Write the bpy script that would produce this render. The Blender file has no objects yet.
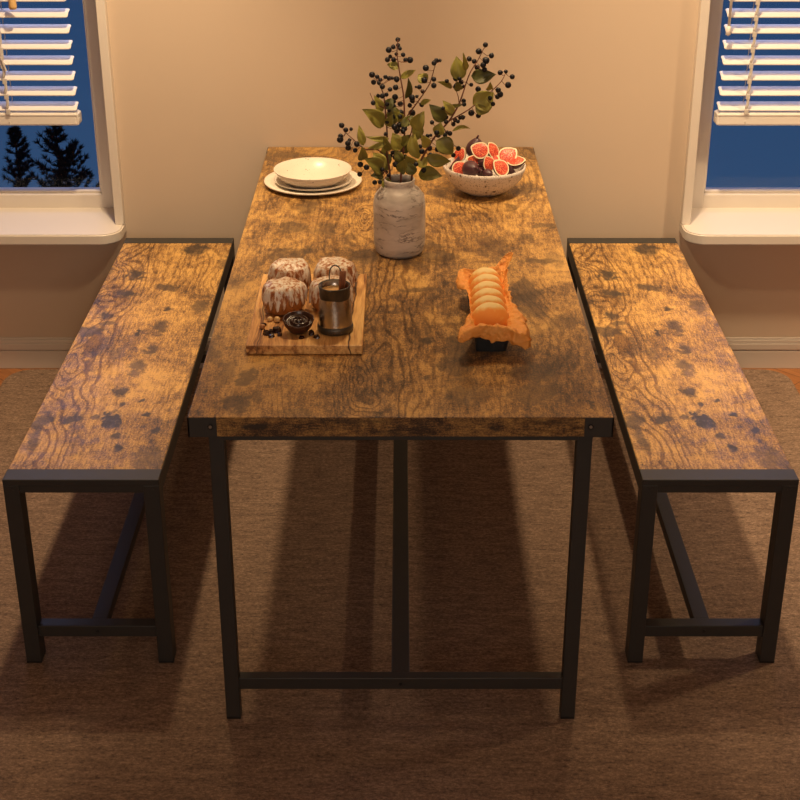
import bpy, bmesh, math, random
from mathutils import Vector, Matrix, noise as mn

# ------------------------------------------------------------------ camera, world, lights
CH, CD, CP, CF, CCX = 2.0094, 4.4276, math.radians(25.7289), 1445.99, 400.62
sc = bpy.context.scene
C = sc.collection
cam_d = bpy.data.cameras.new('camera'); cam = bpy.data.objects.new('camera', cam_d); C.objects.link(cam)
cam.location = (0, -CD, CH); cam.rotation_euler = (math.pi/2 - CP, 0, 0)
cam_d.sensor_width = 36.0; cam_d.lens = CF/800*36.0; cam_d.shift_x = -(CCX-400)/800; cam_d.clip_end = 200
sc.camera = cam
sc.view_settings.view_transform = 'Standard'; sc.view_settings.look = 'None'
sc.view_settings.gamma = 1; sc.view_settings.use_curve_mapping = False
sc.view_settings.exposure = 0.08

w = bpy.data.worlds.new('night_sky'); sc.world = w; w.use_nodes = True
wn = w.node_tree.nodes; wl = w.node_tree.links; wn.clear()
wo = wn.new('ShaderNodeOutputWorld'); bg = wn.new('ShaderNodeBackground')
tc = wn.new('ShaderNodeTexCoord'); sx = wn.new('ShaderNodeSeparateXYZ'); cr = wn.new('ShaderNodeValToRGB')
mr = wn.new('ShaderNodeMapRange'); mr.inputs[1].default_value = -0.45; mr.inputs[2].default_value = 0.6
cr.color_ramp.elements[0].color = (0.034, 0.080, 0.165, 1); cr.color_ramp.elements[1].color = (0.008, 0.03, 0.11, 1)
cr.color_ramp.elements[1].position = 0.5
wl.new(tc.outputs['Generated'], sx.inputs[0]); wl.new(sx.outputs['Z'], mr.inputs[0]); wl.new(mr.outputs[0], cr.inputs[0])
wl.new(cr.outputs[0], bg.inputs[0]); bg.inputs[1].default_value = 1.0; wl.new(bg.outputs[0], wo.inputs[0])

def lamp(name, kind, loc, power, col, size=0.1, target=None, **kw):
    d = bpy.data.lights.new(name, kind); o = bpy.data.objects.new(name, d); C.objects.link(o)
    o.location = loc; d.energy = power; d.color = col
    if kind == 'AREA': d.shape = 'DISK'; d.size = size
    elif kind in ('POINT', 'SPOT'): d.shadow_soft_size = size
    for k, v in kw.items(): setattr(d, k, v)
    if target: o.rotation_euler = (Vector(target)-Vector(loc)).to_track_quat('-Z', 'Y').to_euler()
    return o
WARM = (1.0, 0.72, 0.42)
lamp('ceiling_lamp', 'SPOT', (-0.64, -0.62, 2.48), 150, WARM, 0.05, (-1.12, -0.48, 0), spot_size=math.radians(86), spot_blend=1.0)
lamp('ceiling_lamp', 'SPOT', (0.64, -0.62, 2.48), 150, WARM, 0.05, (1.12, -0.48, 0), spot_size=math.radians(86), spot_blend=1.0)
lamp('pendant_lamp', 'POINT', (0, -1.05, 1.95), 23, WARM, 0.06)
lamp('room_fill', 'AREA', (0, -5.2, 1.7), 22, (1.0, 0.80, 0.64), 1.4, (0, 0, 1.2))  # unseen soft fill added behind the camera to lift shaded fronts and wall
lamp('corner_lamp', 'SPOT', (2.35, -0.9, 2.3), 135, WARM, 0.08, (1.35, -0.55, 0), spot_size=math.radians(80), spot_blend=1.0)
lamp('moonlight', 'AREA', (-1.45, 1.3, 2.0), 10, (0.45, 0.55, 1.0), 1.0, (-0.9, -0.9, 0.5))
lamp('moonlight', 'AREA', (1.45, 1.3, 2.0), 10, (0.45, 0.55, 1.0), 1.0, (0.9, -0.9, 0.5))

# ------------------------------------------------------------------ helpers
def ray(u, v):
    dx = (u-CCX)/CF; dv = (v-400)/CF
    return Vector((dx, math.cos(CP)-dv*math.sin(CP), -math.sin(CP)-dv*math.cos(CP)))
def at_z(u, v, z):
    d = ray(u, v); t = (z-CH)/d.z; return Vector((0, -CD, CH)) + d*t
def at_y(u, v, y):
    d = ray(u, v); t = (y+CD)/d.y; return Vector((0, -CD, CH)) + d*t

def bx(bm, x0, x1, y0, y1, z0, z1, bev=0.0):
    r = bmesh.ops.create_cube(bm, size=1.0)
    for v in r['verts']:
        v.co = Vector(((x0+x1)/2+v.co.x*(x1-x0), (y0+y1)/2+v.co.y*(y1-y0), (z0+z1)/2+v.co.z*(z1-z0)))
    if bev > 0:
        es = list({e for v in r['verts'] for e in v.link_edges})
        bmesh.ops.bevel(bm, geom=es, offset=bev, segments=2, profile=0.5, affect='EDGES')
def lathe(bm, prof, n=48, c=(0, 0, 0), sx=1, sy=1, fn=None):
    rings = []
    for (r, z) in prof:
        if r < 1e-6:
            rings.append([bm.verts.new((c[0], c[1], c[2]+z))]); continue
        ring = []
        for i in range(n):
            a = 2*math.pi*i/n; p = Vector((c[0]+r*sx*math.cos(a), c[1]+r*sy*math.sin(a), c[2]+z))
            ring.append(bm.verts.new(fn(p, a) if fn else p))
        rings.append(ring)
    for A, B in zip(rings, rings[1:]):
        for i in range(n):
            j = (i+1) % n
            if len(A) == 1 and len(B) == 1: continue
            if len(A) == 1: bm.faces.new((A[0], B[j], B[i]))
            elif len(B) == 1: bm.faces.new((A[i], A[j], B[0]))
            else: bm.faces.new((A[i], A[j], B[j], B[i]))
def tube(bm, pts, rads, n=8, cap=True):
    pts = [Vector(p) for p in pts]
    if not hasattr(rads, '__len__'): rads = [rads]*len(pts)
    rings = []; up = Vector((0.13, 0.21, 1)).normalized()
    for i, p in enumerate(pts):
        t = (pts[min(i+1, len(pts)-1)]-pts[max(i-1, 0)]).normalized()
        a = t.cross(up)
        if a.length < 1e-3: a = t.cross(Vector((1, 0, 0)))
        a.normalize(); b = t.cross(a)
        rings.append([bm.verts.new(p+(a*math.cos(2*math.pi*k/n)+b*math.sin(2*math.pi*k/n))*rads[i]) for k in range(n)])
    for A, B in zip(rings, rings[1:]):
        for k in range(n): bm.faces.new((A[k], A[(k+1) % n], B[(k+1) % n], B[k]))
    if cap: bm.faces.new(rings[0][::-1]); bm.faces.new(rings[-1])
def ball(bm, c, r, seg=16, rings=10, mat=None):
    M = Matrix.Translation(c) @ (mat if mat else Matrix.Identity(4)) @ Matrix.Diagonal((r[0], r[1], r[2], 1)) if hasattr(r, '__len__') \
        else Matrix.Translation(c) @ Matrix.Diagonal((r, r, r, 1))
    return bmesh.ops.create_uvsphere(bm, u_segments=seg, v_segments=rings, radius=1, matrix=M)['verts']
def crom(pts, k=6):
    pts = [Vector(p) for p in pts]; out = []
    for i in range(len(pts)-1):
        p0 = pts[max(i-1, 0)]; p1 = pts[i]; p2 = pts[i+1]; p3 = pts[min(i+2, len(pts)-1)]
        for j in range(k):
            t = j/k
            out.append(0.5*((2*p1)+(p2-p0)*t+(2*p0-5*p1+4*p2-p3)*t*t+(3*p1-p0-3*p2+p3)*t**3))
    out.append(pts[-1]); return out
def obj(name, bm, mat, parent=None, smooth=False, auto=None):
    bmesh.ops.recalc_face_normals(bm, faces=bm.faces)
    me = bpy.data.meshes.new(name); bm.to_mesh(me); bm.free()
    o = bpy.data.objects.new(name, me); C.objects.link(o)
    if mat: me.materials.append(mat)
    if smooth or auto:
        me.polygons.foreach_set('use_smooth', [True]*len(me.polygons))
        if auto: me.set_sharp_from_angle(angle=math.radians(auto))
    if parent: o.parent = parent
    return o
def NB(): return bmesh.new()
def tag(o, label, cat, group=None):
    o['label'] = label; o['category'] = cat
    if group: o['group'] = group
    return o
def thing(name, label, cat, loc=(0, 0, 0), rot=(0, 0, 0), group=None):
    o = bpy.data.objects.new(name, None); C.objects.link(o); o.empty_display_size = 0.05
    o.location = loc; o.rotation_euler = rot
    return tag(o, label, cat, group)
def struct(name, bm, m, parent=None, **k):
    o = obj(name, bm, m, parent, **k)
    if not parent: o['kind'] = 'structure'
    return o
def dup(root, loc, rot=None, label=None, scale=None):
    r = root.copy(); C.objects.link(r); r.location = loc
    if rot is not None: r.rotation_euler = rot
    if scale is not None: r.scale = scale
    if label: r['label'] = label
    for ch in list(root.children):
        c = ch.copy(); C.objects.link(c); c.parent = r
        for g in ch.children:
            d = g.copy(); C.objects.link(d); d.parent = c
    return r

# ------------------------------------------------------------------ materials
class NT:
    def __init__(s, name):
        s.m = bpy.data.materials.new(name); s.m.use_nodes = True; s.t = s.m.node_tree
        s.b = s.t.nodes['Principled BSDF']; s.co = s.t.nodes.new('ShaderNodeTexCoord').outputs['Object']
    def n(s, ty, **kw):
        nd = s.t.nodes.new(ty)
        for k, v in kw.items(): setattr(nd, k, v)
        return nd
    def l(s, a, b): s.t.links.new(a, b)
    def put(s, sock, v):
        if isinstance(v, bpy.types.NodeSocket): s.l(v, sock)
        else: sock.default_value = v
    def math(s, op, a, b=0.0, clamp=False):
        nd = s.n('ShaderNodeMath', operation=op, use_clamp=clamp); s.put(nd.inputs[0], a); s.put(nd.inputs[1], b); return nd.outputs[0]
    def vm(s, op, a, b=(0, 0, 0)):
        nd = s.n('ShaderNodeVectorMath', operation=op); s.put(nd.inputs[0], a); s.put(nd.inputs[1], b)
        return nd.outputs['Value'] if op == 'LENGTH' else nd.outputs[0]
    def scl(s, v, sc3): return s.vm('MULTIPLY', v, sc3)
    def noise(s, v, scale, detail=4, rough=0.5, dist=0.0, col=False):
        nd = s.n('ShaderNodeTexNoise'); s.put(nd.inputs['Vector'], v)
        nd.inputs['Scale'].default_value = scale; nd.inputs['Detail'].default_value = detail
        nd.inputs['Roughness'].default_value = rough; nd.inputs['Distortion'].default_value = dist
        return nd.outputs['Color' if col else 'Fac']
    def vor(s, v, scale, feat='F1', rnd=1.0, out='Distance'):
        nd = s.n('ShaderNodeTexVoronoi', feature=feat); s.put(nd.inputs['Vector'], v); nd.inputs['Scale'].default_value = scale
        nd.inputs['Randomness'].default_value = rnd
        return nd.outputs[out]
    def mp(s, v, a, b, c=0.0, d=1.0, smooth=True):
        nd = s.n('ShaderNodeMapRange', interpolation_type='SMOOTHSTEP' if smooth else 'LINEAR')
        s.put(nd.inputs[0], v)
        for i, q in enumerate((a, b, c, d)): nd.inputs[i+1].default_value = q
        return nd.outputs[0]
    def mix(s, f, a, b, mode='MIX'):
        nd = s.n('ShaderNodeMix', data_type='RGBA', blend_type=mode)
        s.put(nd.inputs[0], f)
        for k, v in ((6, a), (7, b)):
            if isinstance(v, bpy.types.NodeSocket): s.l(v, nd.inputs[k])
            else: nd.inputs[k].default_value = (v[0], v[1], v[2], 1)
        return nd.outputs[2]
    def ramp(s, f, stops):
        nd = s.n('ShaderNodeValToRGB'); s.put(nd.inputs[0], f); e = nd.color_ramp.elements
        while len(e) < len(stops): e.new(0.5)
        for q, (p, c) in zip(e, stops): q.position = p; q.color = (c[0], c[1], c[2], 1)
        return nd.outputs[0]
    def bump(s, h, strength, dist=0.01):
        nd = s.n('ShaderNodeBump'); nd.inputs['Strength'].default_value = strength; nd.inputs['Distance'].default_value = dist
        s.l(h, nd.inputs['Height']); s.l(nd.outputs[0], s.b.inputs['Normal'])
    def base(s, c, rough=0.5, metal=0.0, spec=None):
        if isinstance(c, bpy.types.NodeSocket): s.l(c, s.b.inputs['Base Color'])
        else: s.b.inputs['Base Color'].default_value = (c[0], c[1], c[2], 1)
        s.put(s.b.inputs['Roughness'], rough); s.b.inputs['Metallic'].default_value = metal
        if spec is not None: s.b.inputs['Specular IOR Level'].default_value = spec
        return s.m

def rustic(name, spots, knots, streak, seed, gscale=1.0, swap=False, flame=None, tone=1.0, rough=0.42, bias=0.0, spec=0.4):
    """spots: (x,y,rx,ry,strength); knots: (x,y,rx,ry,k); flame: (x, width) band of strong grain."""
    s = NT(name)
    if swap:
        q0 = s.n('ShaderNodeSeparateXYZ'); s.l(s.co, q0.inputs[0]); q1 = s.n('ShaderNodeCombineXYZ')
        s.l(q0.outputs[2], q1.inputs[0]); s.l(q0.outputs[0], q1.inputs[1]); s.co = q1.outputs[0]
    co = s.vm('ADD', s.co, (seed, seed*1.7, 0))
    warp = s.vm('SUBTRACT', s.noise(s.scl(co, (1, 0.6, 1)), 14*gscale, 4, 0.6, 0, True), (0.5, 0.5, 0.5))
    p = s.vm('ADD', s.co, s.scl(warp, (0.045/gscale, 0.06/gscale, 0)))
    fine_f = s.noise(s.scl(co, (1, 0.4, 1)), 150*gscale, 3, 0.7)
    fine = s.vm('SUBTRACT', s.noise(co, 60*gscale, 3, 0.6, 0, True), (0.5, 0.5, 0.5))
    p2 = s.vm('ADD', p, s.scl(fine, (0.022/gscale, 0.03/gscale, 0)))
    sep = s.n('ShaderNodeSeparateXYZ'); s.l(p, sep.inputs[0])
    low = s.noise(s.scl(co, (1, 0.32, 1)), 3.2*gscale, 3, 0.5)
    h = s.math('ADD', s.math('MULTIPLY', sep.outputs[0], 42*gscale), s.math('MULTIPLY', low, 20))
    kn_mask = None
    for (x, y, rx, ry, k) in knots:
        d = s.vm('LENGTH', s.scl(s.vm('SUBTRACT', p, (x, y, 0)), (1/rx, 1/ry, 0)))
        e = s.math('EXPONENT', s.math('MULTIPLY', s.math('POWER', d, 1.6), -1.0))
        h = s.math('ADD', h, s.math('MULTIPLY', e, k))
        m = s.mp(d, 0.8, 2.4, 1, 0)
        kn_mask = m if kn_mask is None else s.math('MAXIMUM', kn_mask, m)
    bands = s.math('SINE', s.math('MULTIPLY', h, 6.0))
    line = s.mp(s.math('ADD', bands, s.math('MULTIPLY', s.math('SUBTRACT', fine_f, 0.5), 1.6)), 0.2, 0.95)
    reg = s.mp(s.noise(s.scl(co, (1, 0.4, 1)), 4*gscale, 2, 0.5), 0.45, 0.62, 0.12, 0.75)
    if kn_mask is not None: reg = s.math('MAXIMUM', reg, kn_mask)
    if flame:
        fm = s.mp(s.math('ABSOLUTE', s.math('SUBTRACT', sep.outputs[0], flame[0])), flame[1]*0.5, flame[1]*1.2, 1.0, 0)
        reg = s.math('MAXIMUM', reg, fm)
    # fibre streaks along y, faint saw marks along x
    fib = s.noise(s.scl(co, (1, 0.13, 1)), 190*gscale, 4, 0.7)
    saw = s.noise(s.scl(co, (0.12, 1, 1)), 130*gscale, 3, 0.6)
    grit = s.noise(s.scl(co, (1, 0.6, 1)), 260*gscale, 3, 0.8)
    mott = s.noise(s.scl(co, (1, 0.7, 1)), 7*gscale, 6, 0.65, 0.4)
    mott3 = s.noise(s.scl(co, (1, 0.75, 1)), 24*gscale, 5, 0.65, 0.6)
    mot2 = s.noise(s.scl(co, (1, 0.8, 1)), 36*gscale, 4, 0.7)
    v = s.math('ADD', s.math('MULTIPLY', mott, 0.95), s.math('MULTIPLY', fib, 0.60))
    v = s.math('ADD', v, s.math('MULTIPLY', saw, 0.12)); v = s.math('ADD', v, s.math('MULTIPLY', mot2, 0.45)); v = s.math('ADD', v, s.math('MULTIPLY', grit, 0.75))
    v = s.math('ADD', v, -0.905+bias)
    T = tone
    col = s.ramp(v, [(0.34, (0.048*T, 0.027*T, 0.016*T)), (0.445, (0.15*T, 0.080*T, 0.032*T)), (0.55, (0.28*T, 0.150*T, 0.048*T)), (0.70, (0.50*T, 0.29*T, 0.085*T))])
    lc = s.mix(1.0, col, (0.32, 0.25, 0.2), 'MULTIPLY')
    col = s.mix(s.math('MULTIPLY', s.math('MULTIPLY', line, reg), 0.8), col, lc)
    dmin = None
    for (x, y, rx, ry, st) in spots:
        d = s.vm('LENGTH', s.scl(s.vm('SUBTRACT', p2, (x, y, 0)), (1/rx, 1/ry, 0)))
        d = s.math('ADD', d, s.math('MULTIPLY', s.math('SUBTRACT', mott3, 0.5), 3.4 if rx > .013 else 0.8))
        f = s.math('MULTIPLY', s.mp(d, 0.6, 1.3, 1, 0), st)
        dmin = f if dmin is None else s.math('MAXIMUM', dmin, f)
    if dmin is not None:
        brk = s.mp(s.math('ADD', s.math('MULTIPLY', mot2, 0.6), s.math('MULTIPLY', fib, 0.4)), 0.30, 0.52, 0.35, 1.0)
        col = s.mix(s.math('MULTIPLY', dmin, brk), col, (0.034*T, 0.024*T, 0.018*T))
    # small random specks
    sp = s.vor(s.scl(p2, (1, 0.7, 1)), 26*gscale)
    col = s.mix(s.math('MULTIPLY', s.mp(sp, 0.05, 0.13, 1, 0), streak), col, (0.045, 0.028, 0.018))
    hgt = s.math('ADD', s.math('MULTIPLY', fib, 0.6), s.math('MULTIPLY', line, -0.3))
    s.bump(hgt, 0.22, 0.002)
    return s.base(col, s.mp(mot2, 0.3, 0.7, rough-0.05, rough+0.1), 0, spec)

def plain(name, c, rough=0.5, metal=0.0, var=0.08, scale=30, bump=0.0, spec=None, bscale=None):
    s = NT(name); f = s.noise(s.co, scale, 3)
    col = s.mix(f, [x*(1-var) for x in c], [min(1, x*(1+var)) for x in c])
    if bump: s.bump(s.noise(s.co, bscale or scale*4, 3, 0.6), bump, 0.003)
    return s.base(col, rough, metal, spec)

def speckled(name, c, dark, scale, thr, rough=0.35):
    s = NT(name); q = s.vm('ADD', s.co, s.scl(s.noise(s.co, 120, 2, 0.5, 0, True), (0.006, 0.006, 0.006)))
    a = s.mp(s.vor(q, scale), thr*0.6, thr, 1, 0); k = s.mp(s.noise(s.co, scale*0.45, 2), 0.48, 0.58, 0, 1)
    b = s.mp(s.vor(q, scale*2.6), thr*0.5, thr*0.9, 0.7, 0)
    f = s.math('MAXIMUM', s.math('MULTIPLY', a, k), b)
    return s.base(s.mix(f, c, dark), rough)

M = {}
M['wall'] = plain('wall_paint', (0.61, 0.492, 0.385), 0.75, var=0.02, scale=3, bump=0.05, bscale=400)
M['white'] = plain('white_paint', (0.72, 0.66, 0.60), 0.4, var=0.004)
M['trim'] = plain('trim_paint', (0.66, 0.60, 0.54), 0.45, var=0.004)
M['blind'] = plain('blind_white', (0.80, 0.75, 0.70), 0.4, var=0.02)
M['cord'] = plain('cord_white', (0.6, 0.56, 0.52), 0.7, var=0.1, scale=200)
M['metal'] = plain('black_powder_coat', (0.036, 0.033, 0.030), 0.50, var=0.1, scale=60, bump=0.05, bscale=900, spec=0.45)
M['screw'] = plain('screw_steel', (0.62, 0.6, 0.56), 0.3, 1.0)
M['hole'] = plain('screw_black', (0.01, 0.01, 0.01), 0.4)
s = NT('pane_glass'); s.t.nodes.remove(s.b)
tr = s.n('ShaderNodeBsdfTransparent'); gl = s.n('ShaderNodeBsdfGlossy'); gl.inputs['Roughness'].default_value = 0.02
fr = s.n('ShaderNodeFresnel'); fr.inputs[0].default_value = 1.2; mx = s.n('ShaderNodeMixShader')
s.l(fr.outputs[0], mx.inputs[0]); s.l(tr.outputs[0], mx.inputs[1]); s.l(gl.outputs[0], mx.inputs[2]); s.l(mx.outputs[0], s.t.nodes['Material Output'].inputs[0])
M['glass'] = s.m
# rug: woven brown-taupe
s = NT('woven_rug')
a = s.noise(s.scl(s.co, (0.9, 1.5, 1)), 105, 3, 0.8); b = s.noise(s.scl(s.co, (0.45, 1.6, 1)), 34, 5, 0.75); c = s.noise(s.co, 420, 2, 0.7)
v = s.math('ADD', s.math('MULTIPLY', a, 0.5), s.math('ADD', s.math('MULTIPLY', b, 0.35), s.math('MULTIPLY', c, 0.25)))
col = s.ramp(v, [(0.42, (0.088, 0.062, 0.049)), (0.55, (0.24, 0.160, 0.115)), (0.68, (0.44, 0.305, 0.215))])
s.bump(s.math('ADD', a, c), 0.6, 0.004); M['rug'] = s.base(col, 0.95, 0, 0.1)
# herringbone parquet floor
s = NT('parquet_floor')
mpn = s.n('ShaderNodeMapping'); s.l(s.co, mpn.inputs[0]); mpn.inputs['Rotation'].default_value = (0, 0, math.radians(45))
br = s.n('ShaderNodeTexBrick'); s.l(mpn.outputs[0], br.inputs[0]); br.inputs['Scale'].default_value = 1.0
br.inputs['Brick Width'].default_value = 0.5; br.inputs['Row Height'].default_value = 0.09; br.inputs['Mortar Size'].default_value = 0.0015
br.inputs['Color1'].default_value = (0.33, 0.125, 0.038, 1); br.inputs['Color2'].default_value = (0.42, 0.175, 0.058, 1); br.inputs['Mortar'].default_value = (0.08, 0.03, 0.012, 1)
g = s.noise(s.scl(mpn.outputs[0], (0.08, 1, 1)), 90, 4, 0.6)
M['floor'] = s.base(s.mix(s.mp(g, 0.3, 0.7, 0.5, 0), br.outputs[0], (0.16, 0.06, 0.02)), 0.4)
# marble vase
s = NT('marbled_stoneware')
q = s.vm('ADD', s.co, s.scl(s.vm('SUBTRACT', s.noise(s.scl(s.co, (1, 1, 1.4)), 16, 4, 0.6, 0, True), (0.5, 0.5, 0.5)), (0.0, 0.0, 0.030)))
n1 = s.noise(s.scl(q, (0.22, 0.22, 1.0)), 34, 5, 0.6)
vein = s.mp(s.math('ABSOLUTE', s.math('SUBTRACT', n1, 0.5)), 0.0, 0.022, 1, 0)
cloud = s.noise(s.scl(q, (0.5, 0.5, 1.6)), 14, 4, 0.6)
col = s.mix(s.mp(cloud, 0.35, 0.65), (0.74, 0.67, 0.60), (0.52, 0.46, 0.40))
col = s.mix(s.math('MULTIPLY', vein, s.mp(s.noise(s.co, 18, 2), 0.4, 0.6, 0.1, 0.85)), col, (0.17, 0.14, 0.13))
s.bump(cloud, 0.1, 0.003); M['marble'] = s.base(col, 0.5)
M['plate'] = speckled('speckled_cream_ceramic', (0.80, 0.73, 0.62), (0.16, 0.11, 0.07), 75, 0.16, 0.3)
M['figbowl'] = speckled('speckled_stone_ceramic', (0.68, 0.60, 0.53), (0.10, 0.065, 0.04), 75, 0.38, 0.4)
M['stem'] = plain('red_brown_twig', (0.17, 0.06, 0.035), 0.6, var=0.2, scale=80)
M['berry'] = plain('blue_black_berry', (0.011, 0.011, 0.015), 0.42, var=0.3, scale=300, spec=0.4)
s = NT('olive_leaf'); oi = s.n('ShaderNodeNewGeometry')
lf = s.math('ADD', s.math('MULTIPLY', oi.outputs['Random Per Island'], 0.8), s.math('MULTIPLY', s.noise(s.co, 40, 2), 0.25))
M['leaf'] = s.base(s.ramp(lf, [(0.15, (0.06, 0.066, 0.016)), (0.5, (0.16, 0.155, 0.032)), (0.85, (0.40, 0.36, 0.07))]), 0.5)
s.b.inputs['Subsurface Weight'].default_value = 0.0
# fig
s = NT('fig_skin'); M['figskin'] = s.base(s.mix(s.noise(s.scl(s.co, (1, 1, 0.4)), 70, 3), (0.030, 0.010, 0.018), (0.13, 0.05, 0.055)), 0.38)
M['figrind'] = plain('fig_rind', (0.80, 0.68, 0.44), 0.5, var=0.08, scale=100)
s = NT('fig_pulp'); vv = s.math('ADD', s.vor(s.co, 7), s.math('MULTIPLY', s.math('SUBTRACT', s.noise(s.co, 3, 3), 0.5), 0.9))
s.bump(vv, 0.4, 0.002); M['figpulp'] = s.base(s.ramp(vv, [(0.05, (0.92, 0.50, 0.22)), (0.30, (0.82, 0.14, 0.06)), (0.75, (0.45, 0.03, 0.025))]), 0.3)
# cutting board
s = NT('oak_board_wood')
q = s.vm('ADD', s.co, s.scl(s.vm('SUBTRACT', s.noise(s.scl(s.co, (1, 0.4, 1)), 12, 3, 0.5, 0, True), (0.5, 0.5, 0.5)), (0.05, 0.05, 0)))
g = s.noise(s.scl(q, (1, 0.06, 1)), 120, 4, 0.6); g2 = s.noise(s.scl(q, (1, 0.3, 1)), 12, 3)
sq = s.n('ShaderNodeSeparateXYZ'); s.l(q, sq.inputs[0])
ck = s.mp(s.math('ABSOLUTE', s.math('SUBTRACT', sq.outputs[0], 0.103)), 0.0009, 0.0028, 1, 0)
ck2 = s.mp(s.math('ABSOLUTE', s.math('SUBTRACT', sq.outputs[0], -0.106)), 0.0006, 0.002, 0.8, 0)
col = s.ramp(s.math('ADD', s.math('MULTIPLY', g, 0.6), s.math('MULTIPLY', g2, 0.4)), [(0.38, (0.20, 0.075, 0.022)), (0.48, (0.58, 0.29, 0.09)), (0.60, (0.84, 0.52, 0.19))])
col = s.mix(s.math('MAXIMUM', ck, ck2), col, (0.07, 0.03, 0.015)); s.bump(g, 0.3, 0.002); M['board'] = s.base(col, 0.5)
s = NT('baked_bun'); M['bun'] = s.base(s.mix(s.noise(s.co, 45, 4), (0.26, 0.085, 0.022), (0.58, 0.24, 0.065)), 0.45)
s = NT('sugar_glaze'); gn = s.noise(s.scl(s.co, (1, 1, 0.30)), 85, 4, 0.7)
s.bump(gn, 0.5, 0.003); M['glaze'] = s.base(s.ramp(gn, [(0.37, (0.34, 0.11, 0.035)), (0.44, (0.55, 0.27, 0.12)), (0.49, (0.78, 0.62, 0.48)), (0.58, (0.90, 0.83, 0.72))]), 0.28)
M['pewter'] = plain('brushed_pewter', (0.56, 0.53, 0.48), 0.26, 1.0, var=0.25, scale=25, bump=0.1, bscale=200)
M['pewterdark'] = plain('hammered_pewter', (0.13, 0.125, 0.11), 0.42, 0.9, var=0.3, scale=60, bump=0.6, bscale=160)
M['caramel'] = plain('caramel_cream', (0.85, 0.50, 0.20), 0.3, var=0.15, scale=60)
M['cinnamon'] = plain('cinnamon_bark', (0.26, 0.09, 0.035), 0.6, var=0.3, scale=90, bump=0.3)
M['choc'] = plain('dark_chocolate', (0.035, 0.013, 0.008), 0.22, var=0.2, scale=60)
M['dish'] = plain('dark_brown_dish', (0.06, 0.022, 0.012), 0.3, var=0.2)
M['nut'] = plain('peeled_nut', (0.72, 0.47, 0.2), 0.5, var=0.15, scale=100)
M['nutbrown'] = plain('roasted_nut', (0.45, 0.2, 0.07), 0.5, var=0.15, scale=100)
M['tray'] = plain('black_enamel_tray', (0.017, 0.021, 0.024), 0.35, var=0.4, scale=120, bump=0.3, bscale=250)
s = NT('crumpled_orange_paper'); cn = s.noise(s.co, 60, 3, 0.6); cv = s.vor(s.vm('ADD', s.co, s.scl(s.noise(s.co, 30, 2, 0.5, 0, True), (0.03, 0.03, 0.03))), 65)
s.bump(s.math('ADD', cv, cn), 0.7, 0.007); M['paper'] = s.base(s.mix(cn, (0.88, 0.30, 0.045), (0.98, 0.50, 0.13)), 0.6)
s = NT('golden_roll'); gq = s.n('ShaderNodeSeparateXYZ'); s.l(s.co, gq.inputs[0])
rr = s.math('ADD', s.mp(gq.outputs[2], 0.010, 0.040, 0, 1), s.math('MULTIPLY', s.math('SUBTRACT', s.noise(s.co, 55, 4), 0.5), 1.6))
M['roll'] = s.base(s.ramp(rr, [(0.2, (0.92, 0.33, 0.05)), (0.5, (0.93, 0.50, 0.12)), (0.8, (0.95, 0.72, 0.30))]), 0.55)
M['bark'] = plain('dark_bark', (0.02, 0.016, 0.013), 0.9, var=0.3)
M['needles'] = plain('dark_pine_needles', (0.012, 0.018, 0.012), 0.8, var=0.3)
M['grass'] = plain('night_lawn', (0.02, 0.03, 0.015), 0.9, var=0.4)

# ------------------------------------------------------------------ room
FZ = -0.012; WY = 0.026; RX = 2.75; RY = -5.6; RZ = 2.6
bm = NB(); bx(bm, -RX-.1, RX+.1, RY-.1, WY+.3, FZ-.1, FZ); struct('floor', bm, M['floor'])
bm = NB(); bx(bm, -RX-.1, RX+.1, RY-.1, WY+.3, RZ, RZ+.1); struct('ceiling', bm, M['wall'])
bm = NB(); bx(bm, -RX-.1, -RX, RY, WY+.3, FZ, RZ); struct('wall_left', bm, M['wall'])
bm = NB(); bx(bm, RX, RX+.1, RY, WY+.3, FZ, RZ); struct('wall_right', bm, M['wall'])
bm = NB(); bx(bm, -RX, RX, RY-.1, RY, FZ, RZ); struct('wall_front', bm, M['wall'])
WI, WO_, WB, WT = 0.914, 1.90, 0.47, 1.75       # window openings
bm = NB()
bx(bm, -RX, -WO_, WY, WY+.3, FZ, RZ); bx(bm, WO_+.014, RX, WY, WY+.3, FZ, RZ); bx(bm, -WI, WI+.014, WY, WY+.3, FZ, RZ)
for sgn in (-1, 1):
    x0, x1 = sorted((sgn*WI+(.014 if sgn > 0 else 0), sgn*WO_+(.014 if sgn > 0 else 0))); bx(bm, x0, x1, WY, WY+.3, FZ, WB); bx(bm, x0, x1, WY, WY+.3, WT, RZ)
struct('wall_back', bm, M['wall'])
bm = NB()
for (z0, z1, d) in ((FZ, .052, .014), (.052, .058, .010), (.058, .078, .016), (.078, .090, .011), (.090, .097, .006)):
    bx(bm, -RX, RX, WY-d, WY, z0, z1, 0.0012)
struct('baseboard_back', bm, M['trim'])
ZS = 0.503
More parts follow.
